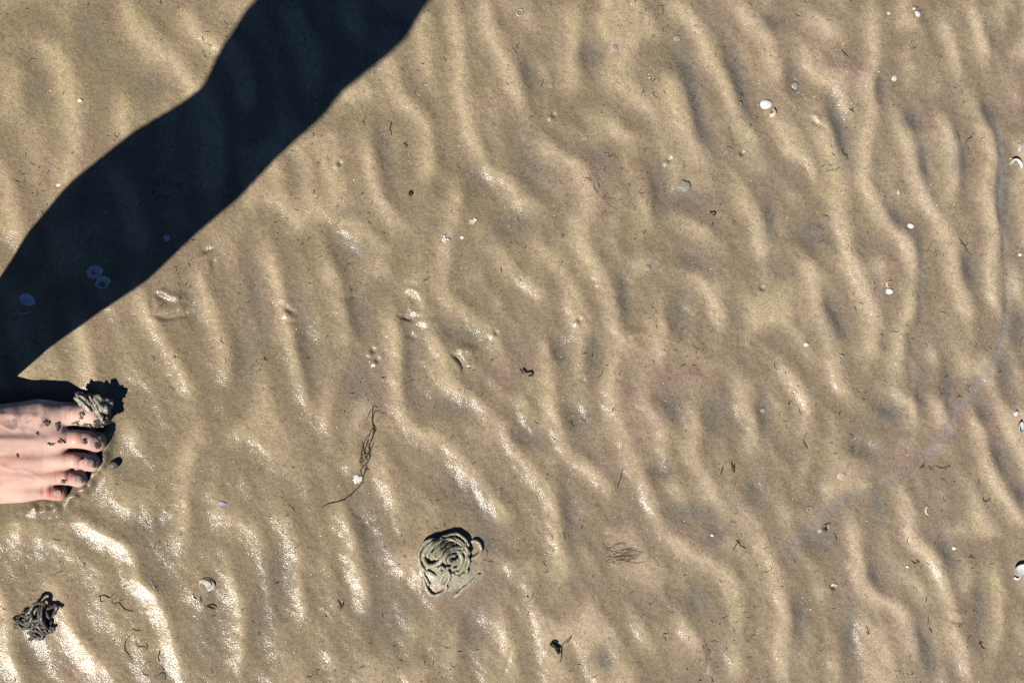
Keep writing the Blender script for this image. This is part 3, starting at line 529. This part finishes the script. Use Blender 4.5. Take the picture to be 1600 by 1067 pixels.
weed([([(1288,824),(1292,830),(1290,820)],.55,.9), ([(1286,820),(1298,817)],.28,.7), ([(1303,833),(1308,846)],.3,.5)], 'dark weed crumb with a stalk beside the drain channel', m=M_BLACK)
weed([([(1424,876),(1430,880),(1436,876)],.3,.6), ([(1432,874),(1438,880)],.3,.6), ([(1440,882),(1438,890)],.3,.6)], 'small crumbled weed bits left of the long lower right ripple crest', m=M_BLACK)
weed([([(1448,932),(1446,942)],.4,.6), ([(1450,962),(1450,975)],.35,.6), ([(1452,980),(1456,988)],.5,.6)], 'broken trail of dark weed crumbs running down the lower right ripple', m=M_BLACK)
weed([([(639,306),(641,300),(644,303),(641,307)],1.1,1.2)], 'small black seed lying on a pale ripple right of the shadow', m=M_BLACK, name='seed', cat='seed')
weed([([(1315,233),(1318,240),(1323,245)],.3,.6), ([(1325,250),(1324,240)],.24,.5)], 'faint brown weed fleck in the upper right area')
weed([([(1328,174),(1334,168)],.4,.7), ([(1326,170),(1334,176)],.3,.7)], 'small dark weed cross upper right, beside a long ripple', m=M_BLACK)
weed([([(1315,78),(1320,84),(1325,90)],.35,.6), ([(1316,88),(1322,84)],.3,.6)], 'small dark weed scrap close to the top right', m=M_BLACK)
weed([([(1508,222),(1514,216),(1520,215)],.35,.6), ([(1512,228),(1515,236)],.3,.6), ([(1510,220),(1508,230)],.25,.6)], 'curled dark weed bit in a trough left of the white crescent')
weed([([(1353,986),(1358,990),(1354,978)],.35,.7)], 'small forked weed crumb near the bottom right', m=M_BLACK)
weed([([(1498,372),(1504,380),(1514,396),(1520,398)],.3,.6), ([(1500,380),(1508,384),(1512,378)],.24,.6)], 'thin bent weed stalk in a trough near the right edge')
weed([([(1530,1000),(1534,1010),(1540,1014)],.4,.7), ([(1528,1006),(1536,1002)],.35,.7)], 'small dark weed heap near the bottom right corner', m=M_BLACK)
weed([([(1126,742),(1130,728)],.7,.4), ([(1143,722),(1146,738),(1148,724)],1.1,.3)], 'flat brown leaf scrap pressed on sand, lower right of centre')
# loose litter nobody could count
def litter(n, seed, kind):
    r = random.Random(seed); parts = []
    cents = [(r.uniform(-40, 1640), r.uniform(-40, 1100)) for _ in range(120)]
    for i in range(n):
        if r.random() < .7: c = cents[r.randrange(120)]; x, y = c[0]+r.gauss(0, 16), c[1]+r.gauss(0, 22)
        else: x, y = r.uniform(-40, 1640), r.uniform(-40, 1100)
        if x < 170 and 590 < y < 800: continue
        if kind == 'weed':
            L = r.choice([1.5, 2, 3, 4, 6])*r.uniform(.6, 1.3); a = r.uniform(0, 6.28); b = a+r.uniform(-1.2, 1.2)
            pts = [(x, y), (x+L*math.cos(a), y+L*math.sin(a)), (x+L*math.cos(a)+L*math.cos(b), y+L*math.sin(a)+L*math.sin(b))]
            P = [at(u, v, gz(u, v)+.0003) for u, v in pts]; parts.append(tube(P, [.00012, r.uniform(.00016, .0004), .0001], 4))
        else:
            s = r.choice([.4, .5, .6, .9])*.001*r.uniform(.7, 1.2); z = gz(x, y)+s*.3; c = np.array(at(x, y, z)); V = []
            for d in [(1,0,0),(-1,0,0),(0,1,0),(0,-1,0),(0,0,1),(0,0,-1)]: V.append(c+np.array(d)*s*np.array([r.uniform(.5, 1), r.uniform(.5, 1), r.uniform(.3, .7)]))
            parts.append((V, [(0,2,4),(2,1,4),(1,3,4),(3,0,4),(2,0,5),(1,2,5),(3,1,5),(0,3,5)]))
    return join(parts)
link('plant_litter', mesh('litter', *litter(1050, 3, 'weed')), M_BLACK, kind='stuff', smooth=False)['label'] = 'scattered tiny dark weed crumbs on the sand'
link('shell_grit', mesh('grit', *litter(1500, 5, 'grit')), M_WHITE, kind='stuff', smooth=False)['label'] = 'scattered tiny white shell grains on the sand'
gr = []
for i in range(9): x, y = 696+random.gauss(0, 4), 371+random.gauss(0, 3.5); gr.append(crumb(x, y, gz(x, y)+.0006, .0011, (1, .8, .7), random.uniform(0, 180), .3, i))
link('shell_grains', mesh('shell_grains', *join(gr)), M_WHITE, label='tight cluster of white shell grains above the centre left', cat='shell grains')
# ------------------------------------------------------------------ the person
def skin_mat():
    m, nt, p = mat('skin'); g = ocoord(nt)
    n1 = noise(nt, 45, 4, .6, g); n2 = noise(nt, 900, 2, .6, g); n3 = noise(nt, 160, 3, .6, g)
    n5 = noise(nt, 22, 5, .65, g)
    c = ramp(nt, n1, [(.3, (.80, .44, .34)), (.55, (.92, .61, .49)), (.75, (.90, .53, .43))])
    c = mix(nt, math_(nt, 'MULTIPLY', ramp(nt, n5, [(.45, (0, 0, 0)), (.7, (1, 1, 1))]), .45), c, (.93, .64, .46))
    # toes redder, with the shade from neighbouring toes painted in
    mud_shade = nt.nodes.new('ShaderNodeAttribute'); mud_shade.attribute_name = 'mud_shade'
    red_shade = nt.nodes.new('ShaderNodeAttribute'); red_shade.attribute_name = 'red_shade'
    c = mix(nt, math_(nt, 'MULTIPLY', red_shade.outputs['Fac'], .85), c, (.72, .22, .17))
    n4 = noise(nt, 120, 4, .7, g)
    mf = math_(nt, 'ADD', mud_shade.outputs['Fac'], math_(nt, 'MULTIPLY', math_(nt, 'SUBTRACT', n4, .5), 1.5))
    mf = ramp(nt, mf, [(.26, (0, 0, 0)), (.62, (1, 1, 1))])
    c = mix(nt, math_(nt, 'MULTIPLY', mf, .75), c, (.19, .15, .16))
    nt.links.new(c, p.inputs['Base Color'])
    nt.links.new(bump(nt, n2, .0002, .35, bump(nt, n3, .0006, .4)), p.inputs['Normal'])
    p.inputs['Roughness'].default_value = .45; p.inputs['Subsurface Weight'].default_value = .25
    p.inputs['Subsurface Radius'].default_value = (.008, .0025, .0012); p.inputs['Subsurface Scale'].default_value = .8
    return m
M_SKIN = skin_mat()
def balls(chain, out, dens=.28):
    for (a, ra), (b, rb) in zip(chain[:-1], chain[1:]):
        a = np.array(a, float); b = np.array(b, float); L = np.linalg.norm(b-a); n = max(1, int(L/(min(ra, rb)*dens)))
        for t in np.arange(n)/n: out.append((a+(b-a)*t, ra+(rb-ra)*t))
    out.append((np.array(chain[-1][0], float), chain[-1][1]))
_ico = bmesh.new(); bmesh.ops.create_icosphere(_ico, subdivisions=3, radius=1); _iv = np.array([v.co for v in _ico.verts]); _if = np.array([[v.index for v in f.verts] for f in _ico.faces]); _ico.free()
def remesh(bl, vox, smooth_it, name):
    V = np.concatenate([c+_iv*r for c, r in bl]); F = np.concatenate([_if+i*len(_iv) for i in range(len(bl))])
    me = bpy.data.meshes.new(name); me.vertices.add(len(V)); me.vertices.foreach_set('co', V.astype(np.float32).ravel())
    me.loops.add(F.size); me.loops.foreach_set('vertex_index', F.ravel().astype(np.int32)); me.polygons.add(len(F)); me.polygons.foreach_set('loop_start', np.arange(0, F.size, 3, dtype=np.int32)); me.update(calc_edges=True)
    o = bpy.data.objects.new(name, me); COL.objects.link(o)
    r = o.modifiers.new('r', 'REMESH'); r.mode = 'VOXEL'; r.voxel_size = vox; s = o.modifiers.new('s', 'SMOOTH'); s.iterations = smooth_it; s.factor = .5
    dg = bpy.context.evaluated_depsgraph_get(); ev = bpy.data.meshes.new_from_object(o.evaluated_get(dg)); bpy.data.objects.remove(o); bpy.data.meshes.remove(me); return ev
FB = .0
def A(px, py, z): return at(px, py, z)
bl = []
# toes (photo places them), metatarsals, heel
balls([(A(-60,676,.034), .0200), (A(10,660,.025), .0160), (A(62,650,.0195), .0145), (A(92,648,.0160), .0112), (A(116,647,.0150), .0102), (A(140,648,.0125), .0114), (A(150,650,.0110), .0106)], bl)
balls([(A(-60,696,.037), .0190), (A(20,690,.028), .0130), (A(72,687,.0215), .0105), (A(102,686,.0215), .0082), (A(118,686,.0215), .0080), (A(134,687,.0180), .0083), (A(149,690,.0105), .0092)], bl)
balls([(A(-60,718,.034), .0185), (A(15,720,.026), .0120), (A(66,718,.0200), .0098), (A(98,719,.0205), .0074), (A(114,719,.0200), .0072), (A(128,720,.0165), .0074), (A(142,723,.0095), .0080)], bl)
balls([(A(-60,740,.028), .0170), (A(8,745,.023), .0115), (A(55,744,.0175), .0095), (A(82,745,.0175), .0073), (A(97,745,.0170), .0070), (A(109,746,.0140), .0071), (A(122,748,.0090), .0077)], bl)
balls([(A(-70,755,.020), .0170), (A(0,764,.0170), .0125), (A(35,765,.0145), .0110), (A(60,767,.0130), .0076), (A(73,768,.0120), .0068), (A(84,770,.0095), .0070), (A(91,770,.0080), .0072)], bl)
RAYS = [[A(-60,676,.034), A(10,660,.025), A(62,650,.0195), A(92,648,.0160)], [A(-60,696,.037), A(20,690,.026), A(72,687,.0215), A(102,686,.0215)], [A(-60,718,.034), A(15,720,.026), A(66,718,.0200), A(98,719,.0205)], [A(-60,740,.028), A(8,745,.023), A(55,744,.0175), A(82,745,.0175)], [A(-70,755,.020), A(0,764,.0170), A(35,765,.0145), A(60,767,.0130)]]
RR = [[.0200,.0160,.0145,.0112],[.0190,.0130,.0105,.0082],[.0185,.0120,.0098,.0072],[.0170,.0115,.0095,.0070],[.0170,.0125,.0110,.0080]]
for i in range(4):
    for t in np.arange(0, 2.62, .07):
        k = min(int(t), 2); f_ = t-k
        pa = RAYS[i][k]*(1-f_)+RAYS[i][k+1]*f_; pb = RAYS[i+1][k]*(1-f_)+RAYS[i+1][k+1]*f_; ra = RR[i][k]*(1-f_)+RR[i][k+1]*f_; rb = RR[i+1][k]*(1-f_)+RR[i+1][k+1]*f_
        for u in (.2, .4, .6, .8): bl.append((pa*(1-u)+pb*u-np.array([0, 0, .0016*math.sin(u*math.pi)*max(0, t-1)]), ra*(1-u)+rb*u-.0004))
for x, y, z, r in [(95,668,.009,.008),(108,668,.008,.007),(122,669,.006,.006),(98,703,.010,.007),(112,704,.009,.0065),(126,705,.007,.006),(137,706,.005,.005),(85,733,.009,.007),(100,733,.008,.0062),(113,734,.006,.0058),(122,735,.005,.005),(62,757,.009,.008),(74,758,.008,.007),(86,759,.006,.006),(96,760,.005,.005),(80,668,.014,.0085),(84,704,.014,.008),(73,734,.012,.0078),(50,757,.011,.0082),(60,670,.016,.011),(60,704,.015,.010),(48,732,.013,.010),(25,755,.012,.010)]: bl.append((A(x, y, z), r))
balls([(A(40,664,.010), .0095), (A(46,700,.009), .009), (A(36,740,.009), .009), (A(22,768,.010), .0095)], bl)
ANK = A(-210, 700, .085); HEEL = A(-278, 712, .028)
balls([(A(-60,676,.034), .0200), (A(-140,690,.052), .0260), (ANK, .034)], bl); balls([(A(-60,718,.034), .0185), (A(-150,708,.048), .0260), (ANK, .034)], bl)
balls([(A(-70,755,.020), .0170), (A(-160,742,.024), .0200), (HEEL, .027)], bl); balls([(A(-60,740,.028), .0170), (A(-170,722,.032), .0260), (HEEL, .028)], bl)
balls([(A(-20,670,.016), .0120), (A(-130,690,.026), .0180), (A(-210,705,.030), .024)], bl)
balls([(HEEL, .027), (A(-262,708,.07), .020), (ANK+np.array([-.012, 0, .03]), .028)], bl)
# shin, calf, knee: fitted to the shadow outline (shadow centre px, height, radius)
def legpt(sx, sy, h):
    p = at(sx, sy, 0); return np.array([p[0]-K*h*SD[0], p[1]-K*h*SD[1], h])
LEG = [(43,488,.165,.035),(122,405,.235,.047),(178,355,.282,.0530),(250,292,.335,.0510),(320,242,.375,.0475),(378,190,.412,.0440),(405,158,.440,.0470),(436,116,.470,.0530),(466,73,.500,.0545),(547,-5,.548,.0605)]
ch = [(ANK, .034)]+[(legpt(x, y, h), r) for x, y, h, r in LEG]
balls(ch, bl, .2)
KN = ch[-1][0]; HIP = np.array([KN[0]-.06, -.02, .90])
balls([(KN, .0605), (KN*.6+HIP*.4, .072), (KN*.35+HIP*.65, .080)], bl, .2)
bl = [(np.array([p[0], p[1], p[2]-(.0030*min(1, max(0, (p[0]+.285)/.05)) if p[2] < .05 else 0)]), q) for p, q in bl]
leg = remesh(bl, .0011, 10, 'body')
# the rest of the body, coarser
PEL = HIP+np.array([-.02, .09, .03]); b2 = []
def leg2(knee, ank, toe, hip):
    balls([(hip, .088), (hip*.5+knee*.5, .074), (knee, .055), (knee*.62+ank*.38+np.array([-.02, 0, 0]), .053), (knee*.2+ank*.8, .036), (ank, .034)], b2)
    balls([(ank, .034), (ank*.4+toe*.6, .026), (toe+np.array([-.03, 0, .005]), .017)], b2); balls([(ank, .032), (np.array([ank[0]-.03, ank[1], .03]), .028), (ank*.3+toe*.7+np.array([0, -.01, -.01]), .02)], b2)
    for i in range(5): balls([(toe+np.array([-.04, .026-.015*i, .004]), .012), (toe+np.array([.018-.006*i, .028-.015*i, -.004]), .011-.001*i)], b2)
HL = PEL+np.array([0, .09, -.03]); AL = np.array([-.66, .17, .085])
leg2(np.array([-.50, .16, .49]), AL, np.array([-.50, .18, .016]), HL)
balls([(HIP, .095), (KN*.25+HIP*.75, .085)], b2)
CH = PEL+np.array([-.02, 0, .42]); NK = CH+np.array([.02, 0, .17]); HD = NK+np.array([.06, 0, .14])
for s in (-1, 1):
    balls([(PEL+np.array([0, .07*s, .0]), .10), (PEL+np.array([.0, .05*s, .16]), .095), (CH+np.array([0, .075*s, 0]), .10), (CH+np.array([0, .13*s, .08]), .065)], b2)
    SH = CH+np.array([0, .17*s, .09]); EL = SH+np.array([.08, .05*s, -.26]); WR = np.array([CAM[0]-.075, .055*s, CAM[2]+.015]); HA = np.array([CAM[0]-.02, .075*s, CAM[2]+.03])
    balls([(SH, .055), (SH*.5+EL*.5, .046), (EL, .038), (EL*.6+WR*.4, .038), (WR, .026)], b2); balls([(WR, .026), (WR*.4+HA*.6, .022)], b2)
    for i in range(5):
        f0 = WR*.4+HA*.6+np.array([-.012+.011*i, .008*s, .002]); balls([(f0, .011), (f0+np.array([.006, .022*s, .012]), .009), (f0+np.array([.008, .012*s, .034]), .008)], b2)
balls([(CH+np.array([0, 0, .08]), .085), (NK, .052), (HD+np.array([-.02, 0, -.03]), .055)], b2)
balls([(HD, .080), (HD+np.array([-.02, 0, .03]), .088), (HD+np.array([.03, 0, -.05]), .055), (HD+np.array([.045, 0, -.07]), .038)], b2)
balls([(HD+np.array([.078, 0, .005]), .010), (HD+np.array([.095, 0, -.022]), .013)], b2); balls([(HD+np.array([.075, -.015, -.058]), .008), (HD+np.array([.08, 0, -.056]), .009), (HD+np.array([.075, .015, -.058]), .008)], b2)
for s in (-1, 1): balls([(HD+np.array([-.005, .084*s, .015]), .013), (HD+np.array([-.005, .086*s, -.02]), .009)], b2); b2.append((HD+np.array([.068, .03*s, .004]), .015))
rest = remesh(b2, .006, 4, 'rest')
bm = bmesh.new(); bm.from_mesh(leg); bm.from_mesh(rest); bmesh.ops.recalc_face_normals(bm, faces=bm.faces)
body = bpy.data.meshes.new('body'); bm.to_mesh(body); bm.free()
n = len(body.vertices); c = np.empty(n*3, np.float32); body.vertices.foreach_get('co', c); c = c.reshape(-1, 3)
px, py = proj(c[:, 0], c[:, 1], c[:, 2])
nrm = np.empty(n*3, np.float32); body.vertices.foreach_get('normal', nrm); nrm = nrm.reshape(-1, 3); dsp = np.zeros(n)
for y_, xs in [(649,(104,109,126)),(687,(104,108,112,128)),(720,(102,106,110,124)),(746,(88,92,96,107)),(768,(66,69,80))]:
    for x_ in xs: dsp += np.exp(-((px-x_-.03*(py-y_)**2/4)/1.7)**2-((py-y_)/9.)**2)*.00055
tend = 0
for y_ in (650, 688, 719, 745): tend = tend+np.exp(-((py-y_-(px-60)*.03)/5.)**2)*np.clip((80-px)/40, 0, 1)*.0007
for a_, b_, sl_ in [(20,668,.25),(5,705,-.4),(30,735,.3)]: tend = tend+np.exp(-((py-b_-(px-a_)*sl_-3*np.sin(px/9.))/2.6)**2-((px-a_)/34.)**2)*.0006
dsp -= tend; msk = (c[:, 2] < .07) & (nrm[:, 2] > .1); c = c-nrm*(dsp*msk)[:, None].astype(np.float32); body.vertices.foreach_set('co', c.astype(np.float32).ravel()); body.update()
def patch(x, y, rx, ry, a=0):
    ca, sa = math.cos(a), math.sin(a); u = ((px-x)*ca+(py-y)*sa)/rx; v = (-(px-x)*sa+(py-y)*ca)/ry; return np.exp(-(u*u+v*v))
low = (c[:, 2] < .06)
mud_shade = .62*patch(118, 634, 40, 13)+.45*patch(150, 672, 16, 9)+.5*patch(98, 683, 10, 14)+.5*patch(162, 688, 9, 12)+.45*patch(160, 722, 7, 12)+.5*patch(136, 750, 6, 12)+.4*patch(70, 660, 10, 8)+.4*patch(35, 640, 50, 20)+.32*patch(20, 668, 30, 14)+.5*patch(98, 752, 5, 5)+.5*patch(125, 716, 5, 7)+.4*patch(132, 690, 6, 9)+.35*patch(88, 664, 6, 8)+.5*patch(58, 676, 3, 3)+.5*patch(27, 712, 2.5, 2.5)  # mud patches, plus the leg's shadow painted on the upper instep
mud_shade += np.clip((.005-c[:, 2])/.005, 0, 1)*.55
mud_shade *= low; red_shade = (.9*patch(84, 768, 20, 9)+.75*patch(105, 740, 24, 8)+.6*patch(120, 712, 26, 8)+.5*patch(120, 684, 30, 9)+.35*patch(120, 776, 40, 14))*low
for nm, arr in (('mud_shade', mud_shade), ('red_shade', red_shade)):
    a_ = body.attributes.new(nm, 'FLOAT', 'POINT'); a_.data.foreach_set('value', arr.astype(np.float32))
person = link('person', body, M_SKIN, label='barefoot person in shorts, only the front of the sandy right foot in view', cat='person')
M_NAIL = simple('nail', (.80, .54, .44), .18, .5, 400, .15); M_SMEAR = sand_mat('toe_sand', silt_shade=False, tint=(.42, .44, .48))
# nails sit on the toe tips
from mathutils.bvhtree import BVHTree
bmt = bmesh.new(); bmt.from_mesh(leg); bvh = BVHTree.FromBMesh(bmt); bmt.free()
def drop(px_, py_):
    d = Vector(at(px_, py_, 0)-CAM).normalized(); h = bvh.ray_cast(Vector(CAM), d); return (h[0], h[1]) if h[0] else (None, None)
def onfoot(name, x, y, rx, ry, m, th=.0005, nz=0., rot=0, k=10):
    V = []; F = []; ok = True; ca, sa = math.cos(math.radians(rot)), math.sin(math.radians(rot)); ring = 20
    for i in range(k+1):
        for j in range(ring):
            t = 2*math.pi*j/ring; rr = (i/k); e = 1+nz*mnoise.noise(Vector((math.cos(t)*1.5, math.sin(t)*1.5, x)))*2; sx = rx*rr*math.cos(t)*e; sy = ry*rr*math.sin(t)*e
            p, nn = drop(x+sx*ca-sy*sa, y+sx*sa+sy*ca)
            if p is None: return None
            V.append(p+nn*((th if i < k else -.0006)*(1+nz*mnoise.noise(p*500))))
    for i in range(k):
        for j in range(ring): F.append((i*ring+j, i*ring+(j+1) % ring, (i+1)*ring+(j+1) % ring, (i+1)*ring+j))
    F = [f[::-1] for f in F]
    return link(name, mesh(name, V, F), m, parent=person)
for x, y, rx, ry in [(146, 690, 8, 8.5), (140, 723, 7, 7), (120, 748, 6.5, 6.5), (90, 770, 6, 5.5)]: onfoot('toenail', x, y, rx, ry, M_NAIL, .0005)
for x, y, rx, ry, r_ in [(155,687,4,9,-5),(152,697,3.5,5,20),(148,724,3,7,5),(128,750,3,5,0),(145,640,10,12,0),(96,778,3,4,0),(135,664,8,2.5,0),(120,660,5,2,0),(124,629,14,5,10),(128,650,4,8,20),(112,632,5,4,0),(152,682,4,9,-20),(150,716,3,7,0),(128,748,3,7,0),(98,752,3.5,2.5,40),(125,715,3,4,30),(131,690,2.5,4,10),(72,660,4,6,-30),(88,664,2.5,5,-20),(58,677,2,2,0),(27,712,1.6,1.6,0),(96,690,5,3,0),(80,693,4,2,0)]:
    onfoot('sand_smear', x, y, rx, ry, M_SMEAR, .0010, .9, r_)
# clothing and hair (outside the frame)
M_SHORT = simple('shorts_cloth', (.03, .04, .08), .8, .2, 900, .3); M_SHIRT = simple('shirt_cloth', (.35, .38, .42), .8, .2, 900, .2); M_HR = simple('hair', (.05, .03, .02), .5, .4, 600, .5)
sb = []; KT = KN*.30+HIP*.70
balls([(KT, .100), (HIP, .108), (PEL, .112)], sb, .3); KT2 = np.array([-.50, .16, .49])*.3+HL*.7; balls([(KT2, .100), (HL, .108), (PEL+np.array([0, 0, .08]), .11)], sb, .3)
link('shorts', remesh(sb, .008, 6, 'shorts'), M_SHORT, parent=person)
tb = []
for s in (-1, 1):
    balls([(PEL+np.array([0, .07*s, .10]), .106), (PEL+np.array([.0, .05*s, .2]), .104), (CH+np.array([0, .075*s, 0]), .108), (CH+np.array([0, .13*s, .08]), .074)], tb)
    SH = CH+np.array([0, .17*s, .09]); EL = SH+np.array([.08, .05*s, -.26]); balls([(SH, .064), (SH*.5+EL*.5, .058)], tb)
balls([(CH+np.array([0, 0, .06]), .096), (CH+np.array([.01, 0, .11]), .08)], tb)
link('shirt', remesh(tb, .008, 5, 'shirt'), M_SHIRT, parent=person)
hb = []; balls([(HD+np.array([-.03, 0, .04]), .092), (HD+np.array([-.045, 0, 0]), .085), (HD+np.array([-.05, 0, -.05]), .06)], hb); link('hair', remesh(hb, .006, 2, 'hair'), M_HR, parent=person)
# ------------------------------------------------------------------ light
w = bpy.data.worlds.new('World'); sc.world = w; w.use_nodes = True; nt = w.node_tree; bg = nt.nodes['Background']
sky = nt.nodes.new('ShaderNodeTexSky'); sky.sky_type = 'NISHITA'; sky.sun_disc = False; sky.sun_elevation = el; sky.sun_rotation = az
sky.air_density = .5; sky.dust_density = 0.; sky.ozone_density = 10.; sky.altitude = 0
nt.links.new(sky.outputs['Color'], bg.inputs['Color']); bg.inputs['Strength'].default_value = .054
ld = bpy.data.lights.new('sun', 'SUN'); ld.energy = 4.9; ld.angle = math.radians(.5); ld.color = (1, .96, .90)
lo = bpy.data.objects.new('sun', ld); COL.objects.link(lo); lo.rotation_euler = sun_dir.to_track_quat('Z', 'Y').to_euler()
vs = sc.view_settings; vs.view_transform = 'Standard'; vs.look = 'None'; vs.exposure = 0.; vs.gamma = 1; vs.use_curve_mapping = False
sc.cycles.max_bounces = 6; sc.cycles.diffuse_bounces = 0
